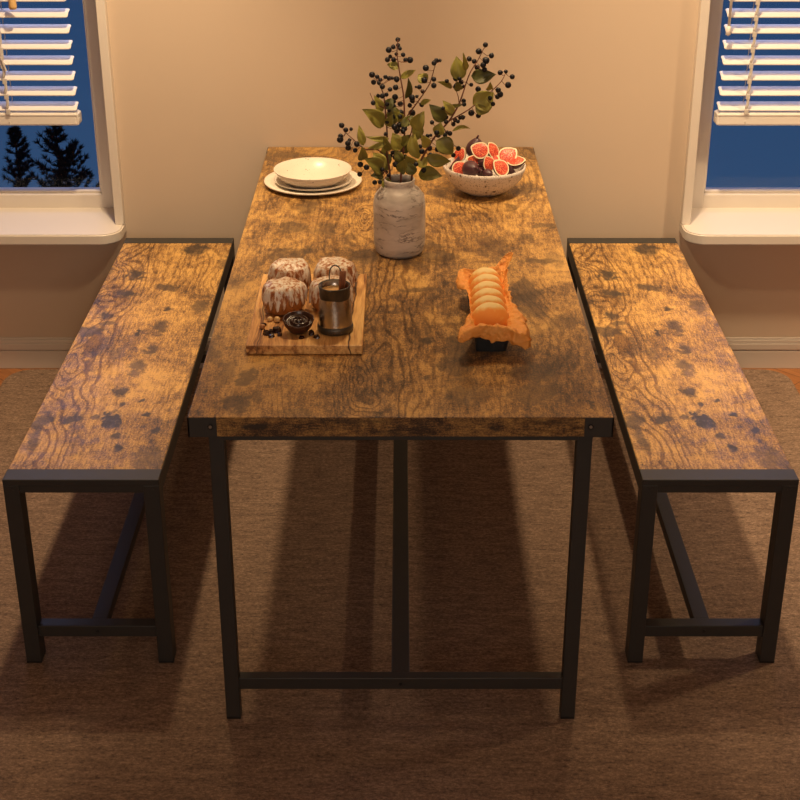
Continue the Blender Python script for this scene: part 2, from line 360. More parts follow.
for i, sgn in enumerate((-1, 1)):
    dxw = .014 if sgn > 0 else 0.0
    X = lambda a, b: sorted((sgn*a+dxw, sgn*b+dxw))
    # frame of the sash, set back in the opening
    bm = NB(); yf0, yf1 = 0.165, 0.23
    def fr_(x0, x1, z0, z1, y0=yf0, y1=yf1, b=.003): a, c = X(x0, x1); bx(bm, a, c, y0, y1, z0, z1, b)
    fr_(WI, WI+.073, ZS-.02, WT); fr_(WO_-.06, WO_, ZS-.02, WT); fr_(WI+.07, WO_-.06, ZS-.02, ZS+.046); fr_(WI+.06, WO_-.06, WT-.06, WT)
    fr_(WI+.071, WI+.080, ZS+.04, WT-.05, .18, .22, .002); fr_(WI+.07, WO_-.06, ZS+.040, ZS+.054, .18, .22, .002); fr_(WO_-.068, WO_-.058, ZS+.05, WT-.05, .18, .22, .002)
    win = struct('window_%d' % (i+1), bm, M['white'])
    # reveal lining and narrow trim around the opening
    bm = NB()
    q = [(WI-.002, WY-.001), (WI+.001, WY-.001), (WI+.034, yf0+.001), (WI-.002, yf0+.001)]      # splayed inner lining
    lo = [bm.verts.new((sgn*x+dxw, y, ZS)) for x, y in q]; hi = [bm.verts.new((sgn*x+dxw, y, WT)) for x, y in q]
    bm.faces.new(lo); bm.faces.new(hi)
    for k in range(4): bm.faces.new((lo[k], lo[(k+1) % 4], hi[(k+1) % 4], hi[k]))
    fr_(WO_-.004, WO_+.008, ZS, WT, WY-.001, yf0, .001); fr_(WI, WO_, WT-.004, WT+.008, WY-.001, yf0, .001)
    struct('window_lining', bm, M['trim'], win)
    bm = NB(); fr_(.887, WI+.001, ZS, WT+.03, -.006, WY+.002, .002); fr_(WO_-.002, 1.93, ZS, WT+.03, -.006, WY+.002, .002); fr_(WI, WO_, WT-.002, WT+.03, -.006, WY+.002, .002)
    struct('window_trim', bm, M['white'], win)
    # sill with rounded front corners
    bm = NB(); pts = []; xa, xb, yfn, r = .887, 1.96, -.108, .065
    pts += [(WI-.005, WY+.16), (WI-.005, WY), (xa, WY)]
    pts += [(xa+r-r*math.cos(t), yfn+r-r*math.sin(t)) for t in [k*math.pi/16 for k in range(9)]]
    pts += [(xb-r+r*math.sin(t), yfn+r-r*math.cos(t)) for t in [k*math.pi/16 for k in range(9)]]
    pts += [(xb, WY), (WO_+.005, WY), (WO_+.005, WY+.16)]
    f = bm.faces.new([bm.verts.new((sgn*x+dxw, y, ZS-.034)) for x, y in pts])
    e = bmesh.ops.extrude_face_region(bm, geom=[f]); up = [v for v in e['geom'] if isinstance(v, bmesh.types.BMVert)]
    for v in up: v.co.z = ZS
    es = [ed for ed in bm.edges if abs(ed.verts[0].co.z-ed.verts[1].co.z) < 1e-6 and max(ed.verts[0].co.y, ed.verts[1].co.y) < WY+.001 and min(ed.verts[0].co.y, ed.verts[1].co.y) < WY-.001]
    bmesh.ops.bevel(bm, geom=es, offset=.004, segments=3, affect='EDGES')
    struct('window_sill', bm, M['white'], win, auto=40)
    bm = NB(); a, c = X(WI+.055, WO_-.055); bx(bm, a, c, .198, .203, ZS+.05, WT-.05); struct('window_pane', bm, M['glass'], win)

# rug
bm = NB(); pts = []
for cx_, cy_, a0 in ((1.29-.09, -.016-.09, 0), (-1.31+.09, -.016-.09, 90), (-1.31+.09, -5.0+.09, 180), (1.29-.09, -5.0+.09, 270)):
    pts += [(cx_+.09*math.cos(math.radians(a0+t)), cy_+.09*math.sin(math.radians(a0+t))) for t in range(0, 91, 10)]
f = bm.faces.new([bm.verts.new((x, y, FZ)) for x, y in pts]); e = bmesh.ops.extrude_face_region(bm, geom=[f])
for v in e['geom']:
    if isinstance(v, bmesh.types.BMVert): v.co.z = 0
es = [ed for ed in bm.edges if ed.verts[0].co.z > -.001 and ed.verts[1].co.z > -.001]
bmesh.ops.bevel(bm, geom=es, offset=.004, segments=2, affect='EDGES')
tag(obj('rug', bm, M['rug']), 'large brown woven rug with rounded corners under the table and benches', 'rug')

# outside
bm = NB(); bx(bm, -9, 9, 1.0, 12, -8.1, -8.0); g = obj('lawn', bm, M['grass']); g['kind'] = 'structure'

# ------------------------------------------------------------------ blinds
def blind(sgn, label):
    t = thing('venetian_blind', label, 'blind', (0, 0.095, 0), group=None)
    x0, x1 = (-1.86, -1.021) if sgn < 0 else (1.002, 1.86); zb = .838
    bm = NB()
    th = math.radians(20)
    for k in range(0, 18):
        zc = zb + .0247 + .0483*k
        if zc > 1.66: break
        rows = []
        for j in range(9):                                   # curved cross-section, front edge low
            q = -.025+.05*j/8; arch = .0035*(1-(q/.025)**2)
            yy = q*math.cos(th) - arch*math.sin(th); zz = q*math.sin(th) + arch*math.cos(th)
            rows.append((yy, zz))
        cr_ = .006
        def col_(x, yin):
            out = []
            for (yy, zz) in rows:
                out.append((x, yy*yin, zc+zz*yin))
            return out
        cols = [col_(x0, .78), col_(x0+.003, .93), col_(x0+.008, 1), col_(x1-.008, 1), col_(x1-.003, .93), col_(x1, .78)]
        top = [[bm.verts.new(p) for p in c] for c in cols]
        bot = [[bm.verts.new((p[0], p[1]+.0008, p[2]-.0028)) for p in c] for c in cols]
        for a in range(len(cols)-1):
            for b in range(8):
                bm.faces.new((top[a][b], top[a][b+1], top[a+1][b+1], top[a+1][b])); bm.faces.new((bot[a][b], bot[a+1][b], bot[a+1][b+1], bot[a][b+1]))
            bm.faces.new((top[a][0], top[a+1][0], bot[a+1][0], bot[a][0])); bm.faces.new((top[a][8], bot[a][8], bot[a+1][8], top[a+1][8]))
        for a in (0, len(cols)-1):
            for b in range(8): bm.faces.new((top[a][b], bot[a][b], bot[a][b+1], top[a][b+1]))
    obj('slats', bm, M['blind'], t, auto=35)
    bm = NB(); bx(bm, x0, x1, -.027, .027, zb-.033, zb+.008, .006); bx(bm, x0, x1, -.0285, -.02, zb-.001, zb+.004, .001)
    obj('bottom_rail', bm, M['blind'], t)
    for xe in (x0, x1):
        bm = NB(); bx(bm, xe-.004, xe+.004, -.026, .026, zb-.031, zb+.004, .003); bx(bm, xe-.006, xe+.006, -.018, -.004, zb-.022, zb-.008, .003)
        obj('end_cap', bm, M['blind'], t)
    bm = NB(); bx(bm, x0, x1, -.03, .03, 1.69, 1.745, .003); obj('head_rail', bm, M['blind'], t)
    cx_s = (1.235, 1.70) if sgn < 0 else (1.088, 1.70)
    for cx_ in cx_s:
        x = sgn*cx_
        bm = NB()
        for yy in (-.029, .027):
            pts = [(x+.0025*math.sin(z*130), yy, z) for z in [zb+.004+.012*k for k in range(72)] if z < 1.70]
            tube(bm, pts, .0048 if yy < 0 else .0015, 6)
        for k in range(1, 17):
            zc = zb+.0247+.0483*k-.0483
            bx(bm, x-.006, x+.006, -.034, -.024, zc-.020, zc-.004, .001)
        bx(bm, x-.003, x+.003, -.0285, -.0262, zb-.03, zb-.018, .0008)
        obj('ladder_cord', bm, M['cord'], t)
    if sgn < 0:
        bm = NB(); tube(bm, [(-1.175, -.045, 1.69), (-1.172, -.047, 1.35), (-1.178, -.047, 1.225)], .0015, 6); obj('pull_cord', bm, M['cord'], t)
        bm = NB(); lathe(bm, [(0, .055), (.006, .055), (.009, .045), (.0125, .008), (.011, 0), (0, 0)], 16, (-1.178, -.047, 1.172)); obj('cord_tassel', bm, M['nut'], t, True)
        bm = NB(); tube(bm, [(-1.225, -.042, 1.69), (-1.228, -.045, 1.3), (-1.226, -.04, 1.16), (-1.236, -.036, 1.02), (-1.224, -.036, 0.98)], .003, 6); obj('tilt_cord', bm, M['cord'], t)
    else:
        bm = NB(); tube(bm, [(1.005, -.042, 1.69), (1.004, -.042, 1.3), (1.004, -.042, 1.115)], .0045, 8); lathe(bm, [(0, .03), (.006, .03), (.008, .004), (0, 0)], 12, (1.004, -.042, 1.09)); obj('tilt_wand', bm, M['blind'], t, True)
    return t
blind(-1, 'white slatted blind half lowered in the left window, its tassel hanging on the cord')
blind(1, 'white slatted blind half lowered in the right window, plain blue sky below it')

# ------------------------------------------------------------------ wood for table and benches
def R(px, f):  # px list in right-bench crop -> local coords
    return f(px)
BX0, BY0 = 0.698, -0.874
def bs(cx_, cy_, rx, ry, st=0.95):
    p = at_z(560+cx_/3.2, 230+cy_/3.2, .485); return (p.x-BX0, p.y-BY0, rx, ry, st)
bench_spots = [bs(150, 140, .034, .045), bs(175, 205, .030, .035), bs(165, 272, .024, .034), bs(150, 322, .036, .035, .8), bs(275, 62, .03, .04), bs(292, 185, .028, .03, .8),
    bs(340, 250, .012, .02), bs(372, 312, .02, .04, .8), bs(308, 330, .0085, .026, 1), bs(402, 385, .02, .04, .85), bs(392, 440, .018, .045, .75), bs(290, 395, .016, .035, .5),
    bs(415, 515, .02, .03, .9), bs(455, 605, .028, .045, 1.15), bs(512, 658, .012, .022, .9), bs(335, 605, .022, .032, .9), bs(395, 600, .012, .016, .8), bs(558, 592, .009, .012, 1.2), bs(620, 640, .012, .014, 1.2),
    bs(548, 697, .014, .016, 1), bs(505, 552, .009, .016), bs(450, 560, .008, .014), bs(240, 610, .02, .05, .75), bs(260, 670, .014, .05, .7), bs(450, 245, .025, .04, .7), bs(400, 105, .015, .05, .6),
    bs(690, 735, .03, .05, .6), bs(60, 130, .008, .03, .6), bs(180, 300, .03, .012, .7), bs(640, 720, .02, .03, .5)]
bench_knots = [bs(178, 430, .034, .17, 6.0), bs(85, 95, .05, .10, 3.5), bs(110, 215, .05, .06, 3.0)]
M['benchwood'] = rustic('rustic_brown_bench_board', bench_spots, bench_knots, 0.5, 3.3, 1.0, flame=(-.10, .06), tone=1.3, rough=.45, bias=.04, spec=.45)
def ts(u, v, rx, ry, st=.8):
    p = at_z(u, v, .75); return (p.x, p.y, rx, ry, st)
def c1(x, y): return 180+x/3.636, 320+y/3.636
def c2(x, y): return 400+x/3.636, 320+y/3.636
def c3(x, y): return 200+x/4, 140+y/4
def c4(x, y): return 400+x/4, 140+y/4
table_spots = [ts(*c1(250, 215), .022, .04, .9), ts(*c1(210, 300), .03, .045, .9), ts(*c1(160, 200), .02, .06, .6), ts(*c1(278, 280), .012, .03, .7), ts(*c1(430, 340), .03, .02, .5), ts(*c1(110, 120), .025, .07, .6),
    ts(*c2(90, 78), .013, .022, 1), ts(*c2(90, 30), .01, .05, .5), ts(*c2(85, 208), .01, .012, .8), ts(*c2(200, 170), .04, .08, .75), ts(*c2(240, 260), .05, .06, .65), ts(*c2(220, 90), .035, .06, .7), ts(*c2(490, 190), .05, .05, .75), ts(*c2(500, 270), .055, .06, .65), ts(*c2(430, 60), .03, .05, .5), ts(*c2(560, 240), .03, .03, .6),
    ts(*c2(705, 310), .004, .03, .9), ts(*c2(580, 10), .03, .05, .5),
    ts(*c3(360, 350), .05, .045, .75), ts(*c3(500, 360), .03, .05, .6), ts(*c3(425, 440), .014, .035, .95), ts(*c3(330, 455), .05, .04, .7), ts(*c3(420, 270), .03, .06, .7), ts(*c3(320, 60), .07, .05, .7), ts(*c3(460, 240), .05, .03, .5), ts(*c3(220, 495), .015, .025, .6), ts(*c3(140, 570), .03, .05, .6), ts(*c3(660, 460), .045, .05, .8), ts(*c3(600, 400), .02, .05, .5),
    ts(*c4(160, 470), .05, .05, .75), ts(*c4(560, 485), .04, .022, .9), ts(*c4(360, 420), .04, .10, .6), ts(*c4(510, 390), .022, .03, .8), ts(*c4(230, 300), .02, .02, .8), ts(*c4(580, 345), .035, .02, .8), ts(*c4(150, 210), .03, .05, .7), ts(*c4(510, 200), .04, .06, .7), ts(*c4(520, 50), .02, .10, .6), ts(*c4(100, 600), .05, .015, .8), ts(*c4(500, 620), .04, .10, .75), ts(*c4(540, 670), .03, .06, .7), ts(*c4(120, 420), .03, .05, .6), ts(*c4(620, 480), .02, .06, .5), ts(*c4(440, 270), .018, .03, .7), ts(*c4(40, 490), .04, .03, .6)]
table_knots = [ts(*c3(655, 310), .022, .10, 5.5), ts(*c1(640, 220), .03, .13, 5), ts(*c1(700, 300), .03, .05, 3), ts(*c1(660, 60), .05, .10, 3.5), ts(*c4(300, 260), .04, .06, 2.5), ts(*c4(510, 60), .02, .1, 3)]
M['tablewood'] = rustic('rustic_brown_table_board', [(a, b, c, d, e*.82) for a, b, c, d, e in table_spots], table_knots, 0.35, 8.1, 1.0, flame=(-.03, .07), tone=1.16, rough=.36, bias=.025, spec=.45)
M['edgewood'] = rustic('rustic_brown_edge_band', [(.728, -.285, .007, .03, .95), (.722, .18, .006, .007, .9), (.715, -.02, .006, .03, .5), (.740, .3, .005, .05, .5), (.738, -.1, .004, .09, .5)], [], 0.6, 1.9, 1.6, swap=True, tone=1.0, rough=.5)

def screw(bm, x, y, z, r, ax='y'):
    for rr, d0, d1 in ((r, 0, .0012),):
        v = [(x+rr*math.cos(a), z+rr*math.sin(a)) for a in [2*math.pi*k/16 for k in range(16)]]
        A = [bm.verts.new((p, y+.002, q)) for p, q in v]; B = [bm.verts.new((p, y-d1, q)) for p, q in v]
        for k in range(16): bm.faces.new((A[k], A[(k+1) % 16], B[(k+1) % 16], B[k]))
        bm.faces.new(B)

# ------------------------------------------------------------------ table
TW, TL, TT = .4187, 1.8915, .0433
t = thing('dining_table', 'long dining table with rustic brown wood top and black metal H-frame legs', 'table', (0, 0, 0))
bm = NB(); bx(bm, -TW+.002, TW-.002, -TL+.0005, .022, .75-.0022, .75, .0008); obj('tabletop', bm, M['tablewood'], t)
bm = NB(); bx(bm, -TW+.003, TW-.003, -TL+.002, .021, .75-TT, .7479); obj('edge_band', bm, M['edgewood'], t)
for sx_ in (-1, 1):
    for yy in (-TL, -.035):
        bm = NB(); a, b = sorted((sx_*TW, sx_*(TW-.057)))
        ysd = -TL if yy == -TL else .0
        if yy == -TL:
            bx(bm, a, b, -TL, -TL+.004, .75-TT-.001, .7485, .0008)
        a2, b2 = sorted((sx_*TW, sx_*(TW-.004)))
        bx(bm, a2, b2, yy, yy+.057, .75-TT-.001, .7485, .0008)
        br_ = obj('corner_bracket', bm, M['metal'], t)
        if yy == -TL:
            bm = NB(); screw(bm, sx_*(TW-.045), -TL, .729, .0062); obj('screw', bm, M['hole'], br_)
            bm = NB(); screw(bm, sx_*(TW-.045), -TL-.0012, .729, .0032); obj('screw_head', bm, M['screw'], br_)
bm = NB(); z1 = .75-TT
bx(bm, -.352, .352, -TL+.008, -TL+.038, z1-.012, z1, .001); bx(bm, -.352, .352, -.04, -.01, z1-.012, z1, .001)
bx(bm, -TW+.035, -TW+.065, -TL+.03, -.03, z1-.020, z1, .001); bx(bm, TW-.065, TW-.035, -TL+.03, -.03, z1-.020, z1, .001)
obj('top_frame', bm, M['metal'], t)
for sx_ in (-1, 1):
    for y0 in (-TL+.02, -.05):
        bm = NB(); a, b = sorted((sx_*.382, sx_*.351)); bx(bm, a, b, y0, y0+.031, .006, z1-.0005, .002)
        lg = obj('leg', bm, M['metal'], t)
        bm = NB(); bx(bm, a, b, y0, y0+.031, 0, .007, .001); obj('foot_pad', bm, M['hole'], lg)
for y0 in (-TL+.024, -.047):
    bm = NB(); bx(bm, -.352, .352, y0, y0+.024, .077, .107, .002); cb = obj('cross_bar', bm, M['metal'], t)
    if y0 < -1: bm = NB(); screw(bm, 0, y0, .092, .004); obj('screw', bm, M['hole'], cb)
bm = NB(); bx(bm, -.020, .020, -TL+.046, -.045, .082, .107, .002); obj('stretcher', bm, M['metal'], t)

# ------------------------------------------------------------------ benches
def make_bench():
    t = thing('dining_bench', '', 'bench', (BX0, BY0, 0), group='benches along the table')
    hx = .1707; y0, y1 = -1.6658-BY0, -.0824-BY0; zt = .485
    bm = NB(); bx(bm, -hx+.0015, hx-.0015, y0+.05, y1-.05, zt-.016, zt, .0015); obj('seat', bm, M['benchwood'], t)
    bm = NB()
    for sx_ in (-1, 1):
        a, b = sorted((sx_*hx, sx_*(hx-.02))); bx(bm, a, b, y0+.03, y1-.03, zt-.045, zt-.003 , .001)
    obj('side_rails', bm, M['metal'], t)
    for yy in (y0, y1-.05):
        bm = NB(); bx(bm, -hx, hx, yy, yy+.05, zt-.014, zt+.0005, .0015)
        bx(bm, -hx+.033, hx-.033, yy+.004, yy+.046, zt-.034, zt-.012, .001)
        obj('end_rail', bm, M['metal'], t)
    for sx_ in (-1, 1):
        for yy in (y0, y1-.045):
            a, b = sorted((sx_*hx, sx_*(hx-.035))); bm = NB(); bx(bm, a, b, yy, yy+.045, .005, zt-.0135, .002); lg = obj('leg', bm, M['metal'], t)
            bm = NB(); bx(bm, a, b, yy, yy+.045, 0, .006, .001); obj('foot_pad', bm, M['hole'], lg)
            if yy == y0: bm = NB(); screw(bm, sx_*(hx-.018), yy, zt-.024, .0055); screw(bm, sx_*(hx-.018), yy-.001, zt-.024, .003); obj('screw', bm, M['metal'], lg)
    for yy in (y0+.008, y1-.040):
        bm = NB(); bx(bm, -hx+.034, hx-.034, yy, yy+.032, .068, .098, .002); cb = obj('cross_bar', bm, M['metal'], t)
        if yy < 0: bm = NB(); screw(bm, 0, yy, .084, .004); obj('screw', bm, M['hole'], cb)
    bm = NB(); bx(bm, -.018, .018, y0+.039, y1-.039, .070, .098, .002); obj('stretcher', bm, M['metal'], t)
    return t
b1 = make_bench(); b1['label'] = 'rustic wood bench with black metal legs on the right side of the table'
dup(b1, (-BX0, BY0, 0), label='rustic wood bench with black metal legs on the left side of the table')

# ------------------------------------------------------------------ crockery
TZ = .75
def plate(name, label, c, r, h, z):
    bm = NB(); k = r
    lathe(bm, [(0, .004), (k*.55, .004), (k*.66, .007), (k*.85, h*.75), (k*.985, h), (k, h-.0015), (k*.985, h-.005), (k*.84, h*.75-.006), (k*.62, .0), (0, .0)], 72, c)
    o = obj(name, bm, M['plate'], None, True); o.location.z = z; tag(o, label, 'plate'); return o
plate('dinner_plate', 'large cream dinner plate at the bottom of the stack', (-.254, -.372, 0), .142, .016, TZ)
plate('side_plate', 'smaller cream plate between the large plate and the shallow bowl', (-.252, -.385, 0), .113, .019, TZ+.0055)
bm = NB(); r = .112
lathe(bm, [(0, .005), (.045, .006), (.07, .013), (.095, .031), (.109, .047), (.1115, .0475), (.112, .046), (.098, .026), (.072, .008), (.05, .001), (.046, 0), (0, 0)], 72)
o = obj('shallow_bowl', bm, M['plate'], None, True); o.location = (-.2525, -.40, TZ+.0055+.0042); tag(o, 'empty shallow cream speckled bowl on top of the two plates', 'bowl')

# fig bowl
FB = Vector((.238, -.440, TZ))
bm = NB()
lathe(bm, [(0, .008), (.04, .009), (.075, .025), (.10, .050), (.1125, .078), (.1145, .080), (.1175, .079), (.1165, .070), (.107, .045), (.085, .019), (.058, .004), (.05, 0), (0, 0)], 72)
o = obj('fig_bowl', bm, M['figbowl'], None, True); o.location = FB; tag(o, 'round speckled stoneware bowl heaped with figs on the table', 'bowl')
def fig_prof(s):  # teardrop radius by t 0..1, axis z
    return s
def fig_pts(n=12):
    out = []
    for i in range(n+1):
        a = math.pi*i/n; r = math.sin(a); z = -math.cos(a)
        if z > 0: r *= (1-.45*z*z); z *= 1.25
        out.append((r, z))
    return out
def whole_fig(u, v, y, r, label, rot):
    p = at_y(u, v, y)
    t = thing('fig', label, 'fig', p, rot)
    bm = NB(); lathe(bm, [(a*r, z*r) for a, z in fig_pts()], 24); obj('skin', bm, M['figskin'], t, True)
    bm = NB(); tube(bm, [(0, 0, r*1.15), (.001, 0, r*1.4), (.003, 0, r*1.55)], [r*.16, r*.1, r*.11], 8); obj('fruit_stem', bm, M['figskin'], t, True)
    return t
whole_fig(475.5, 149, -.41, .028, 'whole dark fig with stem standing highest at the back of the heap', (.2, .1, 0))
whole_fig(470.5, 169, -.505, .024, 'whole round fig lying at the front rim of the bowl', (1.2, .5, .3))
whole_fig(505, 172, -.47, .020, 'dark fig lying between the rightmost cut halves', (1.3, .2, .8))
whole_fig(480.5, 171.5, -.485, .014, 'small purple fig wedged beside the round fig at the front rim', (1.2, .3, .1))
whole_fig(483, 163, -.475, .016, 'small dark whole fig in the middle of the heap', (1.0, -.7, .3))
whole_fig(487.5, 174, -.505, .015, 'purple fig low behind the front rim of the bowl', (1.2, .9, .3))
def fig_cut(u, v, y, r, nrm, spin, label, quarter=False, first=[None]):
    p = at_y(u, v, y); n = Vector(nrm).normalized()
    q = n.to_track_quat('Y', 'Z').to_matrix().to_4x4() @ Matrix.Rotation(spin, 4, 'Y')
    if first[0] is None:
        t = thing('cut_fig', label, 'fig')
        P = fig_pts(14)
        bm = NB()                                  # skin shell: half of revolution, y<0 side
        N = 16; rings = []
        for (a, z) in P: rings.append([bm.verts.new((a*math.cos(math.pi+math.pi*k/N), a*math.sin(math.pi+math.pi*k/N), z)) for k in range(N+1)])
        for A, B in zip(rings, rings[1:]):
            for k in range(N): bm.faces.new((A[k], A[k+1], B[k+1], B[k]))
        bmesh.ops.remove_doubles(bm, verts=bm.verts, dist=.004)
        obj('skin', bm, M['figskin'], t, True)
        def face(sc_, yy, bulge):
            bm = NB(); out = [(a, z) for a, z in P]+[(-a, z) for a, z in P[::-1]][1:-1]
            c = bm.verts.new((0, yy+bulge, .08)); prev = None; rr = []
            for s_ in (.5, 1):
                rr.append([bm.verts.new((a*sc_*s_, yy+(bulge if s_ < 1 else 0), .08+(z-.08)*sc_*s_)) for a, z in out])
            L = len(out)
            for k in range(L):
                bm.faces.new((c, rr[0][k], rr[0][(k+1) % L])); bm.faces.new((rr[0][k], rr[1][k], rr[1][(k+1) % L], rr[0][(k+1) % L]))
            return bm
        obj('rind', face(1.0, .0, 0.0), M['figrind'], t); obj('pulp', face(.85, .02, .10), M['figpulp'], t, True)
        t['group'] = 'cut figs in the bowl'; first[0] = t
    else: t = dup(first[0], (0, 0, 0), label=label)
    t.matrix_world = Matrix.Translation(p) @ q @ Matrix.Scale(r, 4)
    return t
def f7(x, y): return 430+x/7.27, 130+y/7.27
for (x, y, Y, r, n, sp, lab) in [
    (368, 148, -.475, .024, (-.1, -1, .55), 1.2, 'fig half with red pulp leaning on the tallest whole fig'),
    (463, 150, -.44, .023, (.8, -.7, .5), .4, 'fig half at the back centre of the heap, cut face turned right'),
    (562, 188, -.43, .027, (.0, -.8, .7), -.9, 'largest red fig half at the right of the heap'),
    (455, 208, -.455, .021, (.3, -.6, .9), 1.0, 'thin red fig wedge in the middle under the top halves'),
    (432, 248, -.49, .021, (.6, -.9, .3), .35, 'fig half with narrow red face beside the small dark fig'),
    (520, 275, -.505, .024, (.5, -.9, .6), .7, 'fig half leaning on the front rim, right of centre'),
    (335, 218, -.465, .023, (-.1, -.5, 1), 1.4, 'fig half lying face up above the front whole fig'),
    (212, 280, -.49, .021, (.2, -1, .4), -1.0, 'fig half at the front left rim of the bowl'),
    (212, 182, -.42, .020, (-.5, -.9, .4), -.5, 'small fig half at the back left of the heap'),
    (170, 240, -.44, .020, (-.9, .3, .6), .4, 'fig piece showing purple skin at the left rim of the bowl'),
    (620, 222, -.44, .024, (-.1, -.35, 1), -1.3, 'fig half lying flat at the right rim of the bowl'),
    (595, 285, -.475, .017, (.8, .4, .6), .4, 'pinkish fig piece inside the front right rim of the bowl')]:
    u, v = f7(x, y); fig_cut(u, v, Y, r, n, sp, lab)

# ------------------------------------------------------------------ vase and branches
VC = (-.003, -.942, TZ)
bm = NB()
lathe(bm, [(0, .01), (.05, .012), (.058, .03), (.059, .14), (.052, .158), (.034, .170), (.033, .185), (.0345, .192), (.0375, .193), (.039, .190), (.038, .180), (.039, .174), (.050, .166), (.062, .150), (.0655, .130), (.0655, .03), (.061, .008), (.054, 0), (0, 0)], 72)
o = obj('vase', bm, M['marble'], None, True); o.location = VC; tag(o, 'white marbled stoneware vase with a narrow neck holding berry branches', 'vase')
def A(x, y): return 330+x/7.27, 30+y/7.27
def B_(x, y): return 430+x/7.27, 30+y/7.27
def G(x, y): return 330+x/6.154, 110+y/6.154
random.seed(4)
def mk_branch(label, stems, berries, leaves, seed):
    rnd = random.Random(seed)
    t = thing('berry_branch', label, 'branch', (VC[0], VC[1], TZ+.012), group='berry branches in the vase')
    off = Vector(t.location); bm = NB(); pts_all = []
    for (pl, r0, r1) in stems:
        pts = [at_y(u, v, y) if not isinstance(u, Vector) else u for (u, v, y) in [(q if len(q) == 3 else (q[0], q[1], -.93)) for q in pl]]
        pts = crom(pts, 5); pts_all += pts
        tube(bm, [p-off for p in pts], [r0+(r1-r0)*i/(len(pts)-1) for i in range(len(pts))], 8)
    bl = []
    for (u, v, rp) in berries:
        near = min(pts_all, key=lambda p: (at_y(u, v, p.y)-p).length)
        y = near.y + rnd.uniform(-.022, .022); p = at_y(u, v, y); bl.append((p, rp))
        mid = (p+near)/2+Vector((0, 0, -.004))
        if (p-near).length < .075: tube(bm, [near-off, mid-off, p-off], .0007, 5)
        else:
            d = near+(p-near)*.3; tube(bm, [near-off, d-off, p-off], .0008, 5)
    obj('stem', bm, M['stem'], t, True)
    bm = NB()
    for (u0, v0, u1, v1, wd) in leaves:
        c = ((u0+u1)/2, (v0+v1)/2); near = min(pts_all, key=lambda p: (at_y(c[0], c[1], p.y)-p).length)
        y0 = near.y+rnd.uniform(-.012, .012); y1 = y0+rnd.uniform(-.035, .02)
        a = at_y(u0, v0, y0); b = at_y(u1, v1, y1); ax = b-a; L = ax.length
        side = ax.cross(Vector((rnd.uniform(-.3, .3), -1, .45+rnd.uniform(-.3, .3)))).normalized(); nm = side.cross(ax).normalized()
        W = wd*.00255/7.27*1.25; S = 9; K = 4; g = []
        bend = rnd.uniform(-.12, .12)
        for i in range(S+1):
            tt = i/S; wv = W*(math.sin(math.pi*min(1, tt*1.02)**.78)**.85 if 0 < tt < 1 else 0.02)
            row = []
            for j in range(-K, K+1):
                s_ = j/K; p = a+ax*tt+side*(wv*s_+bend*L*math.sin(math.pi*tt))+nm*(abs(s_)**1.3*wv*.35 + .08*L*math.sin(math.pi*tt)+.0012*math.sin(9*tt+5*s_))
                row.append(bm.verts.new(p-off))
            g.append(row)
        low = [[bm.verts.new(v.co-nm*.0005) for v in row] for row in g]
        for i in range(S):
            for j in range(2*K):
                bm.faces.new((g[i][j], g[i][j+1], g[i+1][j+1], g[i+1][j])); bm.faces.new((low[i][j], low[i+1][j], low[i+1][j+1], low[i][j+1]))
            bm.faces.new((g[i][0], g[i+1][0], low[i+1][0], low[i][0])); bm.faces.new((g[i][-1], low[i][-1], low[i+1][-1], g[i+1][-1]))
    obj('foliage', bm, M['leaf'], t, True)
    proto = None
    for (p, rp) in bl:
        rr = rp/7.27*.00262
        if proto is None:
            bm = NB(); ball(bm, (0, 0, 0), 1.0, 16, 10); lathe(bm, [(.30, .93), (.34, 1.06), (.2, 1.02), (0, .98)], 10)
            o = obj('berry', bm, M['berry'], t, True); proto = o
        else: o = proto.copy(); C.objects.link(o); o.parent = t
        o.location = p-off; o.scale = (rr, rr, rr); o.rotation_euler = (rnd.uniform(-1.5, 1.5), rnd.uniform(-1.5, 1.5), 0)
    return t
base = lambda x: (Vector((VC[0]+x, VC[1], TZ+.02)), 0, 0)
def stemcv(lst, ys):
    return [(u, v, y) for (u, v), y in zip(lst, ys)]
A_b = [A(x, y)+(r,) for x, y, r in [(306,325,21),(343,340,16),(366,362,15),(317,380,18),(355,385,14),(381,412,19),(404,342,15),(430,352,16),(452,350,12),(437,432,16),(350,480,15),(380,480,18),(410,470,15),(314,530,17),(415,540,16),(430,585,14),(415,670,14),(405,757,15),(460,630,19),(470,705,22)]] + \
      [G(x, y)+(r*1.18,) for x, y, r in [(72,95,16),(97,123,15),(130,118,11),(65,160,15),(62,183,19),(120,185,11),(110,205,17),(112,233,17),(165,210,17),(155,248,14),(187,335,17),(225,352,17),(183,395,15),(275,445,15),(307,443,13),(322,367,13),(348,380,10),(360,402,12),(374,282,12),(345,148,11),(325,388,9)]]
A_l = [A(390,700)+A(235,575)+(45,), A(385,590)+A(320,475)+(28,), A(400,575)+A(455,495)+(30,), A(430,790)+A(260,775)+(18,), G(205,220)+G(178,92)+(24,), G(350,205)+G(215,250)+(17,), G(195,310)+G(198,222)+(28,), G(318,385)+G(213,300)+(46,), G(335,360)+G(262,262)+(34,), G(330,415)+G(248,405)+(24,), G(318,425)+G(375,490)+(34,), G(350,300)+G(340,200)+(22,), G(345,375)+G(335,290)+(30,), A(415,700)+A(455,610)+(26,), G(365,250)+G(330,160)+(24,), G(372,330)+G(310,250)+(30,)]
